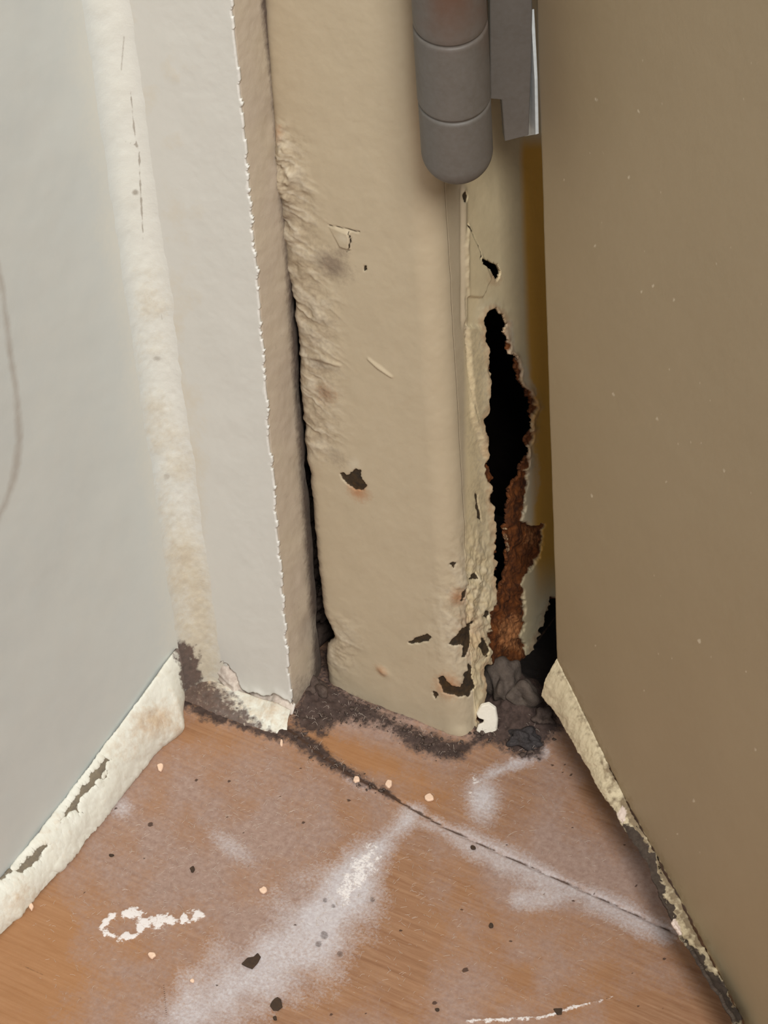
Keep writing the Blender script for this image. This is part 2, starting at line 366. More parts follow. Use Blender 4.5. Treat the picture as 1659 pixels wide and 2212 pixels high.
# ------------------------------------------------------------------ setting: stub wall beside the frame
xw = np.arange(corner[0]-.002, XE+.006, .00034); zw = zaxis(.36, .00042)
U, V = np.meshgrid(xw, zw)
P = np.stack([U, np.full_like(U, YB), V], -1)
px, py = proj(P); n1 = fbm(px, py, 50, 4, 31); n2 = fbm(px, py, 9, 3, 32); n4 = fbm(px*.6, py, 7, 2, 33)
edge_x = np.interp(py, [-50, 0, 260, 600, 900, 1130, 1400, 1470, 1530, 1600], [495, 500, 524, 556, 578, 597, 620, 626, 632, 636])
de = px - edge_x + n2*5 + fbm(px*.5, py-px*.6, 15, 3, 34)*10
TORN = [(340, 1375), (395, 1388), (430, 1413), (480, 1430), (508, 1455), (518, 1480), (535, 1498), (565, 1501), (590, 1500), (640, 1528)]
ty = np.interp(px, [p[0] for p in TORN], [p[1] for p in TORN]) + fbm(px, py*0, 22, 3, 35)*22
torn = sst(-2.5, 2.5, py-ty)
mold = np.maximum(inside(poly(px, py, [(360, 1410), (385, 1380), (420, 1400), (440, 1440), (455, 1500), (560, 1560), (560, 1600), (400, 1540), (375, 1480)])+n1*60+n2*20, 16), .0)
layer = 1-np.abs(2*vn((px*.0+py-.45*px)/13+n1*2.2, px/150, 5)-1)
tl = torn*sst(555, 500, px)
stain = np.clip(sst(470, 395, px)*sst(500, 1100, py)*.8 + 1.2*n1*sst(480, 400, px) + .3*sst(60, 0, np.abs(py-ty))*sst(500, 380, px), 0, 1)
line = np.maximum(inside(np.abs(py-ty)-1.6+n2*3, 1.3)*sst(390, 430, px), .5*tl*(layer < .18))
bead = torn*sst(440, 520, px)*sst(-8, 18, py-ty-6)
disp = -.0013*torn + .0007*tl*layer + bead*.0022*(1+1.2*n1) + n1*.0003 + n2*.00004 + .0007*np.exp(-((py-ty)/9)**2)*(py < ty)*sst(400, 450, px)*(.5+n1*2)
disp *= (V < .5)
disp = np.where(torn > .3, disp, disp*sst(corner[0]+R0+.001, corner[0]+R0+.008, U))
P[..., 1] -= disp
edge = sst(-8, 0, de)*(.5+1.2*n2)
grid('wall_back', P, M['wall_back'], keep=(de < 0), attrs=dict(stain=stain, torn=torn, mold=mold, edge=np.clip(edge, 0, 1), line=line), solid=.0009)
tag(bpy.data.objects['wall_back'], kind='structure')
# the raw rounded end of the stub wall, running back towards the frame
dep = np.arange(-.0005, .0165, .0004); zs = zaxis(.36, .0008)
U, V = np.meshgrid(dep, zs)
xe = XE - .0022 + .0028*np.sqrt(np.clip(1-((U-.006)/.0125)**2, 0, 1))
P = np.stack([xe - .0004, YB + .0013 + U, V], -1)
px, py = proj(P)
# follow the lean of the torn edge
lean = np.interp(V[:, 0], zs, [0]*len(zs))
n1 = fbm(px, py, 70, 4, 41); n2 = fbm(px, py, 14, 3, 42)
pe = np.array([[on_plane((np.interp(y, [0, 260, 600, 900, 1130, 1400, 1530], [500, 524, 556, 578, 597, 620, 632]), y), (0, YB, 0), (0, 1, 0)) for y in range(-200, 1600, 40)]])[0]
o_ = np.argsort(pe[:, 2]); lean = np.interp(V, pe[o_, 2], pe[o_, 0]) - XE
P[..., 0] += lean + n1*.0016*sst(.004, .010, U) + n2*.0003
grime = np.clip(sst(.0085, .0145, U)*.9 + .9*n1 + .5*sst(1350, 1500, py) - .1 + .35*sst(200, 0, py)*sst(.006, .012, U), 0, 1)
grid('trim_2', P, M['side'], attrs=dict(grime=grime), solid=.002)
tag(bpy.data.objects['trim_2'], kind='structure')
box('dark_backing', (-.35, .084, 0), (.16, .12, ZT), M['dark']); tag(bpy.data.objects['dark_backing'], kind='structure')  # added dark block behind the frame so hollow and notch stay black
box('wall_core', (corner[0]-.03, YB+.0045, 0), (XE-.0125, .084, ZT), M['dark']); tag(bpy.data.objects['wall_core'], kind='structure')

# crumbling mortar in the joint between stub wall and frame
xm = np.arange(XE-.012, XE+.034, .0005); zm = zaxis(.36, .0006)
U, V = np.meshgrid(xm, zm); P = np.stack([U, np.full_like(U, .007), V], -1); px, py = proj(P)
n1 = fbm(px, py, 46, 4, 51); n2 = fbm(px, py, 11, 4, 52)
deep = np.clip(.3 + 1.6*n1 + .6*blob(px, py, 662, 1090, 30, 110) + .5*blob(px, py, 700, 1340, 40, 60), 0, 1)
P[..., 1] += deep*.02 - n2*.004
grid('wall_joint', P, M['mortar'], solid=.002); tag(bpy.data.objects['wall_joint'], kind='structure')

# ------------------------------------------------------------------ the rusty pressed-steel door frame
frame = empty('door_frame'); tag(frame, 'beige painted steel door frame post, rusted through at its foot', 'door frame')
RB = .0066; DR = .064
su = .0003
sf = np.linspace(-.074, -RB, int((.074-RB)/su)); sa = np.linspace(0, math.pi/2, int(RB*1.57/su))[1:]; sr = np.linspace(RB, DR, int((DR-RB)/su))[1:]
prof = np.concatenate([np.stack([sf, 0*sf], 1), np.stack([-RB+RB*np.sin(sa), RB-RB*np.cos(sa)], 1), np.stack([0*sr, sr], 1)])
nrm = np.concatenate([np.tile([0, -1.0], (len(sf), 1)), np.stack([np.sin(sa), -np.cos(sa)], 1), np.tile([1.0, 0], (len(sr), 1))])
zj = zaxis(.345, .00036)
nu, nz = len(prof), len(zj)
P = np.zeros((nz, nu, 3)); P[..., 0] = prof[:, 0]; P[..., 1] = prof[:, 1]; P[..., 2] = zj[:, None]
Nn = np.zeros_like(P); Nn[..., 0] = nrm[:, 0]; Nn[..., 1] = nrm[:, 1]
px, py = proj(P)
isret = np.broadcast_to(np.arange(nu)[None, :] >= len(sf)+len(sa)-4, px.shape)
isface = ~isret
n1 = fbm(px, py, 60, 4, 61); n2 = fbm(px, py, 12, 4, 62); n3 = fbm(px, py, 26, 4, 63)
rx_, ry_ = rot(px, py, 34); wr = 1-np.abs(2*vn(rx_/70, ry_/13+n1*1.5, 64)-1); wr2 = 1-np.abs(2*vn(rx_/36, ry_/7+n1*1.5, 65)-1)
# outline of the face on its left side
LE = [(-80, 566), (0, 570), (140, 580), (255, 590), (300, 592), (318, 588), (345, 574), (372, 570), (400, 578), (430, 598), (470, 606), (560, 612), (600, 622), (660, 638), (720, 643), (800, 648), (900, 655), (990, 664), (1030, 672), (1100, 678), (1180, 684), (1260, 692), (1330, 702), (1358, 716), (1384, 722), (1396, 708), (1440, 706), (1500, 716), (1700, 730)]
lx = np.interp(py, [p[0] for p in LE], [p[1] for p in LE])
dl = px - lx + 9 + fbm(px*0, py, 30, 4, 66)*8*sst(260, 420, py)
keep = (dl > 0) | isret
BE = [(690, 1478), (740, 1499), (790, 1520), (850, 1546), (900, 1568), (950, 1585), (985, 1596), (1008, 1600)]
by = np.interp(px, [p[0] for p in BE], [p[1] for p in BE]) + n2*10
keep &= ~(isface & (py > by))
# holes through the return
HOLE = [(1043, 690), (1052, 672), (1066, 668), (1086, 682), (1096, 702), (1091, 722), (1097, 748), (1090, 768), (1108, 766), (1116, 790), (1120, 826), (1140, 848), (1152, 878), (1142, 930), (1140, 960), (1132, 1000), (1121, 1032), (1101, 1060), (1098, 1100), (1094, 1150), (1100, 1200), (1101, 1250), (1086, 1278), (1074, 1292), (1071, 1230), (1070, 1150), (1062, 1080), (1058, 1010), (1050, 950), (1043, 905), (1056, 890), (1056, 800), (1052, 765), (1044, 725)]
dh = poly(px, py, HOLE, 90) + n2*9 + n3*5
SL = [(1036, 1556), (1050, 1500), (1052, 1436), (1072, 1442), (1108, 1464), (1140, 1436), (1156, 1386), (1176, 1336), (1192, 1296), (1230, 1290), (1230, 1700), (1036, 1700)]
db = poly(px, py, SL, 90) + n2*12
CRK = [(1034, 553), (1050, 562), (1062, 566), (1077, 572), (1083, 588), (1078, 604), (1070, 609), (1066, 596), (1056, 580), (1040, 570)]
dc = poly(px, py, CRK) + n2*3
SLIT = [(1027, 1062), (1032, 1070), (1035, 1100), (1040, 1126), (1031, 1118)]
ds = poly(px, py, SLIT) + n2*3
inret = isret
keep &= ~(inret & ((dh < 0) | (db < 0) | (dc < -1.5)))
dhole = np.where(inret, np.minimum(np.minimum(dh, db), 1e3), 1e3)
# colour masks
rust = np.zeros_like(px)
RUST = [(1136, 1012), (1143, 1050), (1128, 1126), (1150, 1140), (1176, 1134), (1170, 1180), (1158, 1222), (1128, 1256), (1136, 1320), (1128, 1380), (1146, 1434), (1110, 1470), (1062, 1446), (1058, 1380), (1066, 1310), (1086, 1270), (1098, 1200), (1090, 1130), (1098, 1050)]
rust = np.maximum(rust, inside(poly(px, py, RUST)+n2*16+n3*8, 3)*isret)
rust = np.maximum(rust, .9*inside(dhole-1-26*np.clip(n3+n1, -.05, 1), 4)*isret)
orange = np.maximum(blob(px, py, 1110, 1370, 34, 46)*rust*(.7+n3), .5*blob(px, py, 1150, 1160, 26, 30)*rust)
PEEL = [(1012, 486), (1022, 510), (1034, 534), (1040, 552), (1060, 600), (1040, 640), (1006, 640), (1004, 520)]
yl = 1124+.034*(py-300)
ochre_bounce = sst(-10, 12, px-yl)*isret*sst(280, 330, py)*(1-rust)*sst(1330, 1180, py)  # ochre light bounced between door and frame, put into the paint colour
cream = isret*sst(998, 1012, px)*.85
chip = np.zeros_like(px)
def C(pts, amp=6): return inside(poly(px, py, pts)+n2*13+n3*5+.5, 1.5)
CH = [[(735, 1024), (748, 1028), (762, 1016), (782, 1010), (779, 1030), (793, 1050), (786, 1064), (772, 1060), (748, 1046)],
      [(880, 1388), (902, 1379), (924, 1368), (933, 1378), (918, 1386), (898, 1391)],
      [(966, 1392), (984, 1368), (1004, 1352), (1026, 1340), (1022, 1372), (1012, 1394), (990, 1394)],
      [(1000, 1400), (1012, 1398), (1008, 1420), (998, 1424)], [(1012, 1252), (1028, 1234), (1031, 1250)], [(1034, 1392), (1041, 1374), (1056, 1402), (1046, 1424)],
      [(1012, 1432), (1018, 1440), (1022, 1478), (1026, 1486), (1014, 1506), (992, 1506), (960, 1494), (946, 1466), (956, 1460), (976, 1482), (996, 1486), (1002, 1460)],
      [(1002, 1268), (1012, 1272), (1000, 1300), (994, 1288)], [(937, 1496), (942, 1496), (940, 1508)], [(786, 578), (790, 576), (789, 588), (785, 588)], [(687, 678), (697, 674), (696, 684)],
      [(1043, 1330), (1056, 1322), (1056, 1340)], [(968, 1220), (985, 1218), (980, 1226)], [(1001, 420), (1005, 416), (1009, 426), (1004, 434)], [(1030, 1255), (1038, 1250), (1036, 1280)]]
for c in CH: chip = np.maximum(chip, C(c))
chip = np.maximum(chip, inside(ds, 1.2))
chip = np.maximum(chip, inside(stroke(px, py, [(1009, 484), (1022, 510), (1032, 530), (1038, 548), (1034, 556)], [1, 2.2, 1.6, 2.2, 1.5])+n2*2, 1))
chip = np.maximum(chip, .8*inside(stroke(px, py, [(709, 487), (735, 492), (776, 502)], [.6, 1, 1.2]), .9))
chip = np.maximum(chip, .9*inside(stroke(px, py, [(753, 500), (758, 514), (755, 538), (748, 545)], [.8, 1.2, 1.2, .6]), .9))
chip = np.maximum(chip, .5*inside(stroke(px, py, [(1003, 703), (1025, 704), (1045, 708)], .7), 1)*isret)
chip = np.maximum(chip, .45*inside(stroke(px, py, [(1003, 640), (1004, 720), (1010, 800), (1016, 850), (1030, 910)], .8)+n2*4, 1))
halo = np.maximum.reduce([.9*blob(px, py, 774, 1060, 26, 18, 40), .8*blob(px, py, 990, 1290, 18, 20), .9*blob(px, py, 968, 1482, 30, 26, 30), .35*blob(px, py, 705, 850, 32, 24, 30), .4*blob(px, py, 1020, 1370, 40, 70),
                          .5*inside(dhole-12, 8), .7*blob(px, py, 824, 1448, 16, 9, 40), .5*blob(px, py, 602, 285, 12, 20), .5*blob(px, py, 1066, 600, 20, 20)*isret])
near = sst(90, 10, dl)*isface
zone = np.maximum.reduce([sst(250, 340, py)*sst(1040, 940, py)*sst(150-.06*np.abs(py-650), 20, dl), .9*inside(poly(px, py, [(570, 260), (620, 270), (680, 420), (640, 560), (590, 560)]), 30), .9*blob(px, py, 730, 1395, 46, 60), .8*blob(px, py, 1000, 1330, 60, 130), .7*blob(px, py, 1040, 1300, 40, 200)])*(~isret | (py > 1100))
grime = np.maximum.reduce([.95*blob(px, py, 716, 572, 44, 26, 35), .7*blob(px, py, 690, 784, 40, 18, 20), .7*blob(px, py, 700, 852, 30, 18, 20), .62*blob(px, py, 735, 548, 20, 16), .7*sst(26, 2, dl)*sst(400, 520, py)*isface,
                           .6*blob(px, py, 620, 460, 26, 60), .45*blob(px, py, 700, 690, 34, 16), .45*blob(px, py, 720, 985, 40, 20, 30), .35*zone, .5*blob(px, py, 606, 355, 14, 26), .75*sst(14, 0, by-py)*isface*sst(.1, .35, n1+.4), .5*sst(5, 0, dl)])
grime = np.where(isret, np.maximum(.3*inside(poly(px, py, [(1000, 700), (1046, 700), (1050, 900), (1046, 1400), (1030, 1400)])+n1*30, 20), 0), grime)
pale = np.maximum.reduce([.8*zone*sst(.45, .8, wr), .7*blob(px, py, 745, 512, 18, 10, 10)*1.0, .7*blob(px, py, 765, 1003, 16, 14), .5*blob(px, py, 860, 800, 60, 6, 38)*0, .35*inside(dhole-20-40*n1, 16)*(1-rust)*isret,
                          .8*inside(stroke(px, py, [(1100, 700), (1100, 760), (1128, 800), (1150, 850)], 10)+n2*10, 5)*isret, .6*inside(stroke(px, py, [(1150, 990), (1152, 1040), (1135, 1120)], 14)+n2*10, 5)*isret])
black = np.zeros_like(px)
# relief: blistered and lifted paint, dents, curled edges
d = n1*.00035 + n2*.00006
d += zone*((wr-.5)*.00055*sst(-.15, .2, n1+.05) + (wr2-.5)*.00022*sst(-.1, .2, n3) + n3*.0015)
d += .0016*inside(poly(px, py, [(572, 372), (590, 330), (610, 300), (640, 360), (625, 430), (596, 420)]), 18)*(.7+2*n3)
d += -.0022*np.exp(-np.clip(dl, 0, 1e3)/7)*isface
d += .0008*inside(poly(px, py, [(709, 488), (757, 502), (757, 538), (735, 532)]), 1.5)*np.clip((px-705)/50, 0, 1)
d += -.0006*chip
d += .0005*np.exp(-(np.abs(px-1003)/5)**2)*sst(395, 420, py)*sst(720, 680, py) - .0004*np.exp(-(np.abs(px-997)/3)**2)*sst(395, 420, py)*sst(720, 680, py)
d += isret*(-.0009*rust + rust*(n3*.0022+fbm(px*1.6, py*.7, 14, 4, 68)*.0022))
crl = np.exp(-np.clip(dhole, 0, 1e3)/9)*isret*(1-rust)
d += crl*(.0011+.0048*n1)
d += isret*.0009*inside(poly(px, py, [(1006, 704), (1046, 700), (1048, 760), (1052, 890), (1042, 905), (1050, 1000), (1020, 900)])+n2*6, 4)
d += isret*.0007*inside(poly(px, py, PEEL)+n2*6, 3)
d += .0007*blob(px, py, 600, 300, 10, 24) + .0006*inside(stroke(px, py, [(795, 775), (820, 795), (846, 814)], [1, 3, 1]), 3) + .0005*inside(stroke(px, py, [(640, 770), (700, 775), (735, 790)], [1, 5, 1]), 4)
nv_ = fbm(px*2.2, py*.8, 22, 4, 67)
d += blob(px, py, 1034, 1330, 34, 170)*(n2*.0006+nv_*.0022+n3*.0012) + blob(px, py, 990, 1370, 60, 130)*nv_*.0006
d += .001*blob(px, py, 1000, 1585, 26, 14) + .0007*blob(px, py, 828, 1450, 13, 6, 40)
d *= (P[..., 2] < .5)
# the foot of the post is bent in a little above the floor
P = P + Nn*d[..., None]
A_ = dict(rust=rust, ochre_bounce=ochre_bounce, cream=cream, chip=chip, halo=halo, grime=np.clip(grime, 0, 1), pale=np.clip(pale, 0, 1), orange=np.clip(orange, 0, 1), black=black)
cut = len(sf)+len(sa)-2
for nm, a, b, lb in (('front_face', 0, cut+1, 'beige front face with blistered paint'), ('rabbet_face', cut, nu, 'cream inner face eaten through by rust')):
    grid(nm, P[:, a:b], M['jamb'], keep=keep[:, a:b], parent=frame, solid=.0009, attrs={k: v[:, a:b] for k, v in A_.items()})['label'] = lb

# ------------------------------------------------------------------ the door leaf, standing ajar
ZL = .020
B0, B1 = on_z((1176, 1512), ZL), on_z((1590, 2212), ZL)
dD = B1-B0; dD[2] = 0; dD = dD/np.linalg.norm(dD); nD = np.array([dD[1], -dD[0], 0]); nD = nD if nD[1] < 0 else -nD
oD = B0 - nD*.0045                                     # a point of the face plane
def on_door(p): return on_plane(p, oD, nD)
E0 = on_door((1204, 1424)); T0 = [on_door(p) for p in ((1204, 1424), (1350, 1722), (1480, 1962), (1602, 2200))]
ue = (E0-oD) @ dD
ud = np.concatenate([np.arange(ue, ue+.19, .0006), np.linspace(ue+.19, ue+.8, 8)])
tz = np.interp(ud, [(t-oD) @ dD for t in T0], [t[2] for t in T0])
vv = np.concatenate([np.linspace(0, 1, 420)*.36, np.linspace(.36, ZT, 5)[1:]])
P = np.zeros((len(vv), len(ud), 3))
for j in range(3): P[..., j] = oD[j]+dD[j]*ud[None, :]
P[..., 2] = tz[None, :] + vv[:, None]*(ZT-tz[None, :])/ZT
px, py = proj(P); n1 = fbm(px, py, 120, 4, 71); n2 = fbm(px, py, 12, 3, 72)
speck = np.zeros_like(px); rs = np.random.RandomState(9)
for i in range(60):
    x, y = rs.uniform(1200, 1659), rs.uniform(60, 2000); speck = np.maximum(speck, .8*inside(np.hypot(px-x, (py-y)*.8)-rs.choice([1.6, 2, 3], p=[.5, .35, .15]), 1.3))
for (x, y, q) in ((1510, 1385, 4), (1385, 630, 3), (1325, 852, 3), (1410, 617, 3), (1288, 215, 3), (1380, 240, 3)):
    speck = np.maximum(speck, inside(np.hypot(px-x, py-y)-q, 1.5))
dd = vv[:, None]*np.ones_like(px)
grm = np.clip(.5*sst(.008, 0, dd)+n2*.8*sst(.012, 0, dd), 0, 1)
P = P + nD*((n1*.0003 + n2*.00004 + .0003*sst(.006, 0, dd)*n2)*(vv[:, None] < .5))[..., None] + dD*(.0)
door = grid('door_1', P, M['door'], attrs=dict(speck=speck, chip=0*px, pale=0*px, grime=grm), solid=.04)
tag(door, kind='structure')
# worn lip along the lower edge of the leaf
top = [(1196, 1405), (1204, 1424), (1350, 1722), (1480, 1962), (1602, 2200), (1640, 2276)]
bot = [(1170, 1503), (1212, 1560), (1280, 1680), (1340, 1778), (1400, 1882), (1452, 1985), (1592, 2214), (1628, 2280)]
t3 = np.array([on_door(p)+nD*.0002 for p in top]); b3 = np.array([on_z(p, ZL) for p in bot])
tt = np.linspace(0, 1, 900); nvv = 34
def along(Q, u0, u1):
    k = (Q-oD) @ dD; o = np.argsort(k); g = u0+(u1-u0)*tt
    return np.stack([np.interp(g, k[o], Q[o, j]) for j in range(3)], -1)
u1 = min(((t3-oD) @ dD).max(), ((b3-oD) @ dD).max())
Tp = along(t3, ue-.0002, u1); Bp = along(b3, ((b3-oD) @ dD).min(), u1)
vb = np.linspace(0, 1, nvv)[:, None, None]
P = Bp[None]*(1-vb)+Tp[None]*vb
vb2 = vb[..., 0]*np.ones((1, 900)); 
P = P + nD*(.0008*np.sin(vb2*math.pi))[..., None]
px, py = proj(P); n1 = fbm(px, py, 40, 4, 81); n2 = fbm(px, py, 9, 4, 82)
chip = np.maximum.reduce([inside(stroke(px, py, [(1340, 1772), (1372, 1815), (1400, 1870), (1440, 1960), (1458, 1990)], [6, 18, 18, 20, 8])+n1*36+n2*14, 6),
                          .9*inside(stroke(px, py, [(1470, 2020), (1520, 2100), (1590, 2200)], [8, 12, 10])+n1*30+n2*12, 6),
                          .8*inside(stroke(px, py, [(1250, 1500), (1262, 1530)], [3, 4])+n2*10, 3), .6*inside(vb2*10-.9+n2*2, .6)*sst(1700, 1760, py)])
grm = np.clip(.55*sst(.55, 1, vb2)*sst(-.1, .25, n1+.1) + .5*sst(1600, 1760, py) + n2*.9 - .1, 0, 1)
pal = np.maximum(inside(poly(px, py, [(1448, 1985), (1466, 1990), (1474, 2020), (1460, 2030)])+n2*5, 2), .7*inside(poly(px, py, [(1330, 1760), (1348, 1735), (1356, 1760), (1345, 1780)])+n2*8, 3))
P = P + nD*((n1*.0012+n2*.0006-chip*.0004))[..., None]
grid('bottom_lip', P, M['lip'], attrs=dict(chip=chip*(1-pal), grime=grm, pale=pal), parent=door, solid=.0009)
door.children[0]['label'] = 'chipped cream lower lip of the door'
# pale strip whose colour stands in for light leaking past the hinge edge
sl = [(1146, 20), (1152, 20), (1160, 170), (1162, 289), (1138, 293), (1140, 160)]
pts = [on_door(p) + nD*.0006 for p in sl]
bm = bmesh.new(); f = bm.faces.new([bm.verts.new(p) for p in pts]); e = bmesh.ops.extrude_face_region(bm, geom=[f])
for v in e['geom']:
    if isinstance(v, bmesh.types.BMVert): v.co -= Vector(nD)*.0008
o = bm_obj('gap_light_strip', bm, M['gap_light'], door); o['label'] = 'pale strip painted as light leaking through the hinge gap'

# ------------------------------------------------------------------ hinge
HC = np.array([.0045, -.0128, 0.0]); HR = .0122
view = _n(np.array([CAM[0]-HC[0], CAM[1]-HC[1], 0])); ndv = -view
def on_barrel(p): return on_plane(p, HC+view*HR, view)
zc = [on_barrel((990, y))[2] for y in (398, 268, 108)]
cxs = on_plane((986, 300), HC, view); HC = np.array([cxs[0], cxs[1], 0])
HR = .5*np.linalg.norm(on_plane((905, 150), HC, view)-on_plane((1066, 150), HC, view))
zc = [on_plane((990, y), HC+view*HR, view)[2]+.16*HR for y in (432, 268, 104)]
hinge = empty('hinge', (HC[0], HC[1], zc[0])); tag(hinge, 'grey steel butt hinge with a round knuckle between frame and door', 'hinge')
def lathe(prof, seg=72):
    a = np.linspace(0, 2*math.pi, seg+1)
    R, A = np.meshgrid([p[0] for p in prof], a); Z, _ = np.meshgrid([p[1] for p in prof], a)
    Q = np.stack([HC[0]+R.T*np.cos(A.T), HC[1]+R.T*np.sin(A.T), Z.T], -1); Q[..., 2] -= .16*((Q-HC)@view); return Q   # the hinge leans a little
def barrel(name, z0, z1, r, worn=False, dome=False, label=None):
    e = .0006
    if dome:
        n = 22; pr = [(r*math.sin(t)*1.0 + .00001, z0 + dome*(1-math.cos(t))) for t in np.linspace(0, math.pi/2, n)]
    else: pr = [(.00001, z0), (r-e, z0), (r-.3*e, z0+.3*e), (r, z0+e)]
    zz = np.linspace(pr[-1][1], z1-e, 40)[1:]
    pr += [(r, z) for z in zz] + [(r-.3*e, z1-.3*e), (r-e, z1), (.00001, z1)]
    P = lathe(pr); px, py = proj(P)
    wn = np.zeros_like(px)
    if worn: wn = np.clip(.95*blob(px, py, 975, -10, 60, 90) + .3*fbm(px, py, 30, 3, 91)*sst(160, 40, py) + .3*blob(px, py, 1050, 60, 14, 60), 0, 1)
    o = grid(name, P, M['steel'], attrs=dict(worn=wn), parent=hinge)
    if label: o['label'] = label
    return o
barrel('end_cap', zc[0], zc[1]-.00025, HR*.985, dome=HR*.85)
barrel('knuckle', zc[1]+.00025, zc[2]-.0002, HR, worn=True)
barrel('knuckle', zc[2]+.0002, zc[2]+.05, HR*.99, worn=True)
barrel('pin', zc[1]-.003, zc[2]+.05, HR*.93)
# hinge plate: runs from the knuckle to the hinge edge of the door
q0, q1 = on_door((1083, 300)), None
pl_o = HC + np.array([0, 0, 0]); pdir = _n(np.array([1.0, .8, 0])); pn = np.array([pdir[1], -pdir[0], 0])
ed = on_door((1160, 200)); po = ed - pdir*.002 
def on_plate(p): return on_plane(p, po, pn)
out = [(1056, -260), (1146, -260), (1150, 30), (1148, 140), (1142, 293), (1091, 306), (1084, 216), (1060, 214)]
pts = [on_plate(p) for p in out]
bm = bmesh.new(); f = bm.faces.new([bm.verts.new(p) for p in pts]); e = bmesh.ops.extrude_face_region(bm, geom=[f])
for v in e['geom']:
    if isinstance(v, bmesh.types.BMVert): v.co -= Vector(pn)*.0034
bmesh.ops.bevel(bm, geom=[x for x in bm.edges], offset=.0002, segments=1, affect='EDGES')
bm_obj('leaf', bm, M['steel'], hinge)

# ------------------------------------------------------------------ skirtings
def strip(name, top3, bot3, m, masks, bulge, keepf=None, n=(700, 60), solid=.0012, rag=.0009):
    def samp(Q, k):
        Q = np.array(Q); s = np.concatenate([[0], np.cumsum(np.linalg.norm(np.diff(Q, axis=0), axis=1))]); g = np.linspace(0, s[-1], k)
        return np.stack([np.interp(g, s, Q[:, j]) for j in range(3)], -1)
    T, B = samp(top3, n[0]), samp(bot3, n[0]); v = np.linspace(0, 1, n[1])[:, None, None]
    P = B[None]*(1-v)+T[None]*v
    px, py = proj(P); vv = v[..., 0]*np.ones((1, n[0])); uu = np.linspace(0, 1, n[0])[None, :]*np.ones((n[1], 1))
    return P, px, py, uu, vv
def on_left(p): return on_plane(p, oL, nL)
tp = [on_left(p)+nL*.0003 for p in ((378, 1400), (350, 1436), (290, 1520), (215, 1622), (140, 1726), (60, 1828), (0, 1902), (-60, 1976))]
bt = [on_z(p, .0003) for p in ((386, 1530), (388, 1578), (346, 1608), (300, 1662), (255, 1718), (200, 1794), (130, 1874), (60, 1952), (0, 2014), (-60, 2078))]
P, px, py, uu, vv = strip('b', tp, bt, None, None, 0)
n1 = fbm(px, py, 50, 4, 101); n2 = fbm(px, py, 11, 4, 102)
chip = np.maximum.reduce([inside(stroke(px, py, [(222, 1642), (198, 1680), (168, 1718), (148, 1748), (120, 1776)], [7, 11, 8, 8, 4])+n2*14, 3), inside(stroke(px, py, [(90, 1826), (64, 1856), (36, 1886)], [7, 12, 8])+n2*12, 3),
                          inside(poly(px, py, [(148, 1748), (160, 1744), (168, 1758), (158, 1764)])+n2*5, 2), .7*inside(stroke(px, py, [(20, 1880), (0, 1905)], 6)+n2*12, 3), .6*inside(poly(px, py, [(213, 1675), (221, 1672), (222, 1682), (214, 1684)])+n2*5, 2)])
grm = np.clip(.95*blob(px, py, 322, 1556, 46, 30, -40) + .5*blob(px, py, 372, 1578, 22, 22) + .35*blob(px, py, 250, 1615, 30, 30) + .45*blob(px, py, 10, 1960, 60, 20, -50) + n2*.5+n1*.5, 0, 1)
mold = inside(stroke(px, py, [(385, 1405), (392, 1500)], [14, 8])+n2*22, 8)
nrmB = _n(nL*.75+np.array([0, 0, .66]))
P = P + nrmB*((.0016*np.sin(np.pi*vv)**.7 + n1*.0014 + n2*.00022 + .0015*blob(px, py, 350, 1580, 40, 26) - .0003*chip)*sst(0, .05, vv+.0))[..., None]
P = P + nL*(((fbm(uu*0+py, px*0, 26, 4, 104))*.0016)*sst(.3, 0, vv))[..., None]
grid('baseboard_left', P, M['base'], attrs=dict(chip=chip, grime=grm, mold=mold), solid=.0012)
tag(bpy.data.objects['baseboard_left'], kind='structure')
def on_back(p): return on_plane(p, (0, YB-.0005, 0), (0, 1, 0))
tp = [on_back(p) for p in ((392, 1440), (430, 1456), (480, 1478), (520, 1496), (570, 1510), (600, 1518), (628, 1534))]
for p in tp: p[2] = max(p[2], .0014)
bt = [on_z(p, .0003) for p in ((384, 1514), (410, 1522), (450, 1540), (510, 1562), (560, 1580), (600, 1592), (618, 1588))]
P, px, py, uu, vv = strip('b', tp, bt, None, None, 0, n=(420, 40))
n1 = fbm(px, py, 40, 4, 111); n2 = fbm(px, py, 10, 4, 112)
mold = np.maximum(inside(poly(px, py, [(370, 1420), (440, 1440), (500, 1505), (560, 1562), (560, 1590), (380, 1545)])+n1*60+n2*30, 18)*.85, .8*sst(.25, 0, vv+n2*.5))
P = P + np.array([0, -.75, .66])*((.0007*np.sin(np.pi*vv)**.7+n1*.0016+n2*.0005)[..., None])
grid('baseboard_back', P, M['base'], attrs=dict(chip=.0*px, grime=np.clip(.8*n1+.35+n2*.7+.5*sst(510, 420, px), 0, 1), mold=mold), solid=.001)
tag(bpy.data.objects['baseboard_back'], kind='structure')

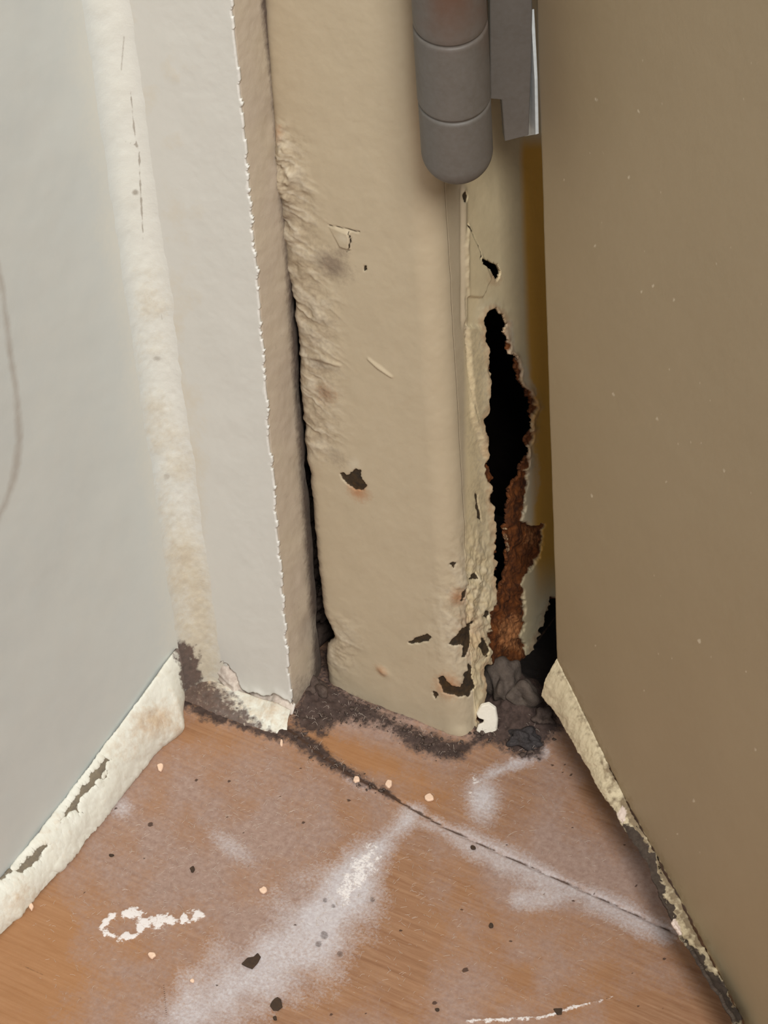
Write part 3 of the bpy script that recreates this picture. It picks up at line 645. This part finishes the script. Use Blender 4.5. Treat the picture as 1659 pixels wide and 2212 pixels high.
# ------------------------------------------------------------------ dirt, lumps, fibres, chips
def lump_bm(c, r, rs, sub=2, squash=(1, 1, 1), amp=.35, bm=None):
    bm = bm or bmesh.new(); g = bmesh.ops.create_icosphere(bm, subdivisions=sub, radius=1.0)
    ph = rs.uniform(0, 6.3, 9); fr = rs.uniform(1.5, 4.5, 9); a = rs.uniform(0, 6.3); ca, sa_ = math.cos(a), math.sin(a)
    for v in g['verts']:
        x, y, z = v.co
        k = 1 + amp*(math.sin(fr[0]*x+ph[0])*math.sin(fr[1]*y+ph[1])+.6*math.sin(fr[2]*z+ph[2]+fr[3]*x)+.4*math.sin(2.1*fr[4]*y+ph[4])*math.sin(2*fr[5]*z+ph[5]))
        x, y, z = x*k*r*squash[0], y*k*r*squash[1], z*k*r*squash[2]
        v.co = (c[0]+x*ca-y*sa_, c[1]+x*sa_+y*ca, c[2]+z)
    return bm
def in_poly(p, pts): return poly(np.array([p[0]]), np.array([p[1]]), pts)[0] < 0
rs = np.random.RandomState(21)
def scatter(polys, n, rmin, rmax, m, name, label, cat):
    bm = bmesh.new(); k = 0
    while k < n:
        pts, wt = polys[rs.randint(len(polys))]
        p = (rs.uniform(min(q[0] for q in pts), max(q[0] for q in pts)), rs.uniform(min(q[1] for q in pts), max(q[1] for q in pts)))
        if not in_poly(p, pts): continue
        p = (p[0]+rs.normal(0, 9), p[1]+rs.normal(0, 7))
        w = on_z(p); r = rmin+(rmax-rmin)*rs.rand()**3
        lump_bm((w[0], w[1], r*.4+.0007), r, rs, 1, (1, rs.uniform(.5, 1), .5), .4, bm); k += 1
    o = bm_obj(name, bm, m, None, True); tag(o, label, cat, kind='stuff'); return o
GP = [(596, 1572), (650, 1585), (725, 1640), (800, 1686), (858, 1722), (840, 1728), (770, 1698), (690, 1650), (620, 1600)]
scatter([(HZ1, 1), (HZ1, 1), (GP, 1)], 520, .00015, .0008, M['soil'], 'grit', 'dark grit heaped along the foot of the frame and in the plank joint', 'grit')
scatter([(HZ2, 1)], 300, .00015, .0012, M['soil'], 'grit', 'dark grit piled in the corner under the rusted hole', 'grit')
for (x, y, r, sq, mk, nm, lb) in (
        (1088, 1508, .0062, (1, .8, 1.1), 'clod', 'mortar_lump', 'large grey mortar lump under the rusted hole, left of two'),
        (1132, 1530, .0046, (1, .8, 1.0), 'clod', 'mortar_lump', 'large grey mortar lump beside the door, right of two'),
        (1128, 1606, .0036, (1.3, .9, .8), 'blackclod', 'black_lump', 'black lump with white wisps at the front of the dirt pile by the door'),
        (1172, 1560, .0030, (1, 1, .8), 'soil', 'dirt_lump', 'brown dirt lump against the foot of the door'),
        (688, 1500, .0034, (1, .8, .8), 'soil', 'dirt_lump', 'dark dirt lump in the gap at the left foot of the frame')):
    wp = on_z((x, y)); o = bm_obj(nm, lump_bm((wp[0], wp[1], r*sq[2]*.7+(.002 if r > .0045 else 0)), r, rs, 4, sq, .34), M[mk], None, True); tag(o, lb, 'lump', {'mortar_lump': 'mortar lumps under the rusted hole', 'dirt_lump': 'dirt lumps at the foot of the frame'}.get(nm))

# fine pale lint fibres lying on floor and dirt: uncountable
def fibre(bm, c, L, wdt, rs, up=.0002):
    a = rs.uniform(0, 6.3); cu = rs.normal(0, .7); n = 6; prev = None; x, y = c[0], c[1]
    for i in range(n):
        dx, dy = math.cos(a), math.sin(a); nx, ny = -dy*wdt, dx*wdt; z = c[2]+up*(math.sin(i/(n-1)*math.pi)*rs.uniform(.5, 1.5))
        vs = [bm.verts.new((x+nx, y+ny, z)), bm.verts.new((x, y, z+wdt*1.3)), bm.verts.new((x-nx, y-ny, z))]
        if prev:
            for k in range(2): bm.faces.new((prev[k], vs[k], vs[k+1], prev[k+1]))
            bm.faces.new((prev[2], vs[2], vs[0], prev[0]))
        prev = vs; x += dx*L/n; y += dy*L/n; a += cu/n*1.6
bm = bmesh.new(); k = 0
FLOORPOLY = [(400, 1600), (620, 1600), (860, 1740), (1000, 1640), (1200, 1640), (1400, 1990), (1200, 2180), (100, 2190), (60, 1990)]
while k < 1500:
    p = (rs.uniform(60, 1420), rs.uniform(1590, 2190))
    dens = .25 + .8*math.exp(-((p[0]-520)/260)**2-((p[1]-1830)/130)**2) + .9*math.exp(-((p[0]-800)/120)**2-((p[1]-1930)/110)**2) + .7*math.exp(-((p[0]-1040)/60)**2-((p[1]-1725)/60)**2) + .9*math.exp(-((p[0]-300)/110)**2-((p[1]-1990)/26)**2)
    if rs.rand() > dens*.7 or not in_poly(p, FLOORPOLY): continue
    wq = on_z(p); fibre(bm, (wq[0], wq[1], .0002), rs.uniform(.0005, .0022), .000032, rs, .0001); k += 1
tag(bm_obj('lint', bm, M['lint'], None, False), 'fine pale lint fibres strewn over the wooden floor', 'lint', kind='stuff')
bm = bmesh.new(); k = 0
while k < 130:
    pts = [HZ1, HZ1, HZ2, GP][rs.randint(4)]
    p = (rs.uniform(600, 1210), rs.uniform(1480, 1720))
    if not in_poly(p, pts): continue
    wq = on_z(p); fibre(bm, (wq[0], wq[1], .0018), rs.uniform(.0006, .0024), .00003, rs, .0006); k += 1
tag(bm_obj('lint', bm, M['lint'], None, False), 'pale lint fibres caught in the dark dirt at the foot of the frame', 'lint', kind='stuff')

def tube(name, pts, r, m, label, cat, group=None):
    cu = bpy.data.curves.new(name, 'CURVE'); cu.dimensions = '3D'; sp = cu.splines.new('NURBS'); sp.points.add(len(pts)-1)
    for q, p in zip(sp.points, pts): q.co = (*p, 1)
    sp.use_endpoint_u = True; sp.order_u = 3; cu.bevel_depth = r; cu.bevel_resolution = 2; cu.resolution_u = 6
    o = bpy.data.objects.new(name, cu); COL.objects.link(o); dg = bpy.context.evaluated_depsgraph_get()
    me = bpy.data.meshes.new_from_object(o.evaluated_get(dg)); bpy.data.objects.remove(o); bpy.data.curves.remove(cu)
    o = link(name, me, m); tag(o, label, cat, group); return o
sp_ = lambda p, y=0.0: on_plane(p, (0, YB+.016+y, 0), (0, 1, 0))
tube('thread', [sp_(p) for p in ((578, 430), (575, 460), (580, 480), (578, 500), (570, 520), (570, 536), (578, 536), (577, 528))], .00014, M['thread'], 'curly white thread hanging in the gap beside the frame', 'thread')
tube('cobweb_strand', [sp_(p, .002) for p in ((660, 1130), (668, 1150), (674, 1172), (668, 1190), (664, 1215))], .00013, M['thread'], 'pale cobweb strand low in the gap beside the frame', 'cobweb', 'cobweb strands in the gap')
tube('cobweb_strand', [sp_(p, .001) for p in ((650, 1500), (660, 1468), (668, 1440), (674, 1412))], .00010, M['thread'], 'thin cobweb strand rising from the floor at the bottom of the gap', 'cobweb', 'cobweb strands in the gap')

def chip_obj(name, pts, m, label, cat, thick=.0005, z=.0006, plane=None, tilt=0):
    ps = [(on_z(p, z) if plane is None else on_plane(p, *plane)) for p in pts]; c = np.mean(ps, 0)
    bm = bmesh.new(); vs = [bm.verts.new(p+np.array([0, 0, tilt*(p[0]-c[0])])) for p in ps]; f = bm.faces.new(vs)
    nn = Vector((0, 0, 1)) if plane is None else Vector(plane[1])
    e = bmesh.ops.extrude_face_region(bm, geom=[f])
    for v in e['geom']:
        if isinstance(v, bmesh.types.BMVert): v.co += nn*(-thick); v.co += (v.co-Vector(c))*(.12)
    bmesh.ops.bevel(bm, geom=list(bm.edges), offset=thick*.25, segments=1, affect='EDGES')
    return tag(bm_obj(name, bm, m), label, cat)
# white chip standing against the corner of the post
cw = on_z((1062, 1588)); pnv = _n(np.array([CAM[0]-cw[0], CAM[1]-cw[1], .25]))
chip_obj('paint_chip', [(1040, 1526), (1056, 1522), (1070, 1532), (1074, 1556), (1072, 1578), (1060, 1592), (1046, 1588), (1030, 1580), (1034, 1566), (1044, 1562), (1046, 1556), (1034, 1552), (1030, 1544)],
         M['chipwhite'], 'big white paint chip standing against the corner foot of the frame', 'paint chip', .0009, plane=(cw, pnv))
def rough(cx, cy, rx, ry, seed, n=9):
    q = np.random.RandomState(seed)
    return [(cx+rx*math.cos(t)*q.uniform(.6, 1.15), cy+ry*math.sin(t)*q.uniform(.6, 1.15)) for t in np.linspace(0, 2*math.pi, n, endpoint=False)]
for i, (x, y, rx, ry, lb) in enumerate((
        (928, 1721, 10, 8, 'pale crumb just behind the plank joint, below the big white smear'),
        (840, 1690, 8, 10, 'pale crumb standing behind the end of the dirt-filled joint'),
        (770, 1681, 8, 8, 'pale crumb lying in the dirt-filled plank joint'),
        (346, 1654, 9, 9, 'pale crumb on the floor near the rounded end of the skirting'),
        (568, 1921, 8, 7, 'cream crumb alone in the middle of the floor, above the white haze'),
        (327, 2062, 8, 8, 'pale crumb below the ring-shaped white splash'),
        (67, 1956, 5, 8, 'pale crumb close to the left skirting at the picture edge'),
        (415, 2116, 6, 4, 'tiny pale crumb at the left edge of the white haze, below the dark flake'),
        (608, 1603, 4, 8, 'pale sliver at the left end of the dirt-filled joint'))):
    chip_obj('plaster_crumb', rough(x, y, rx, ry, 40+i), M['chippink'], lb, 'crumb', .0007, .0010)['group'] = 'pale crumbs on the floor'
for i, (pts, lb) in enumerate((
        ([(523, 2080), (535, 2068), (548, 2066), (556, 2058), (562, 2066), (556, 2078), (545, 2090), (534, 2086)], 'largest dark flake on the floor, jagged, on the white haze'),
        (rough(598, 2167, 14, 13, 71), 'round dark brown flake at the bottom edge of the white haze'),
        ([(1196, 2178), (1214, 2177), (1213, 2189), (1204, 2190)], 'dark flake on the thin white scratch at the bottom right'),
        (rough(1061, 1998, 5, 6, 73), 'small dark flake on the clean boards right of the white haze'),
        (rough(945, 2179, 5, 4, 74), 'small dark flake left of the thin white scratch at the bottom'),
        (rough(1022, 1829, 6, 5, 75), 'small dark flake just below the plank joint at its middle'),
        (rough(416, 1876, 6, 6, 76), 'small round dark flake on the dusty boards below the skirting end'),
        (rough(240, 1846, 6, 3, 77), 'thin dark flake near the left skirting'),
        (rough(594, 2198, 5, 5, 78), 'tiny dark flake directly below the round brown flake'))):
    chip_obj('dark_flake', pts, M['flakedark'], lb, 'flake', .0005, .0008)['group'] = 'dark flakes on the floor'
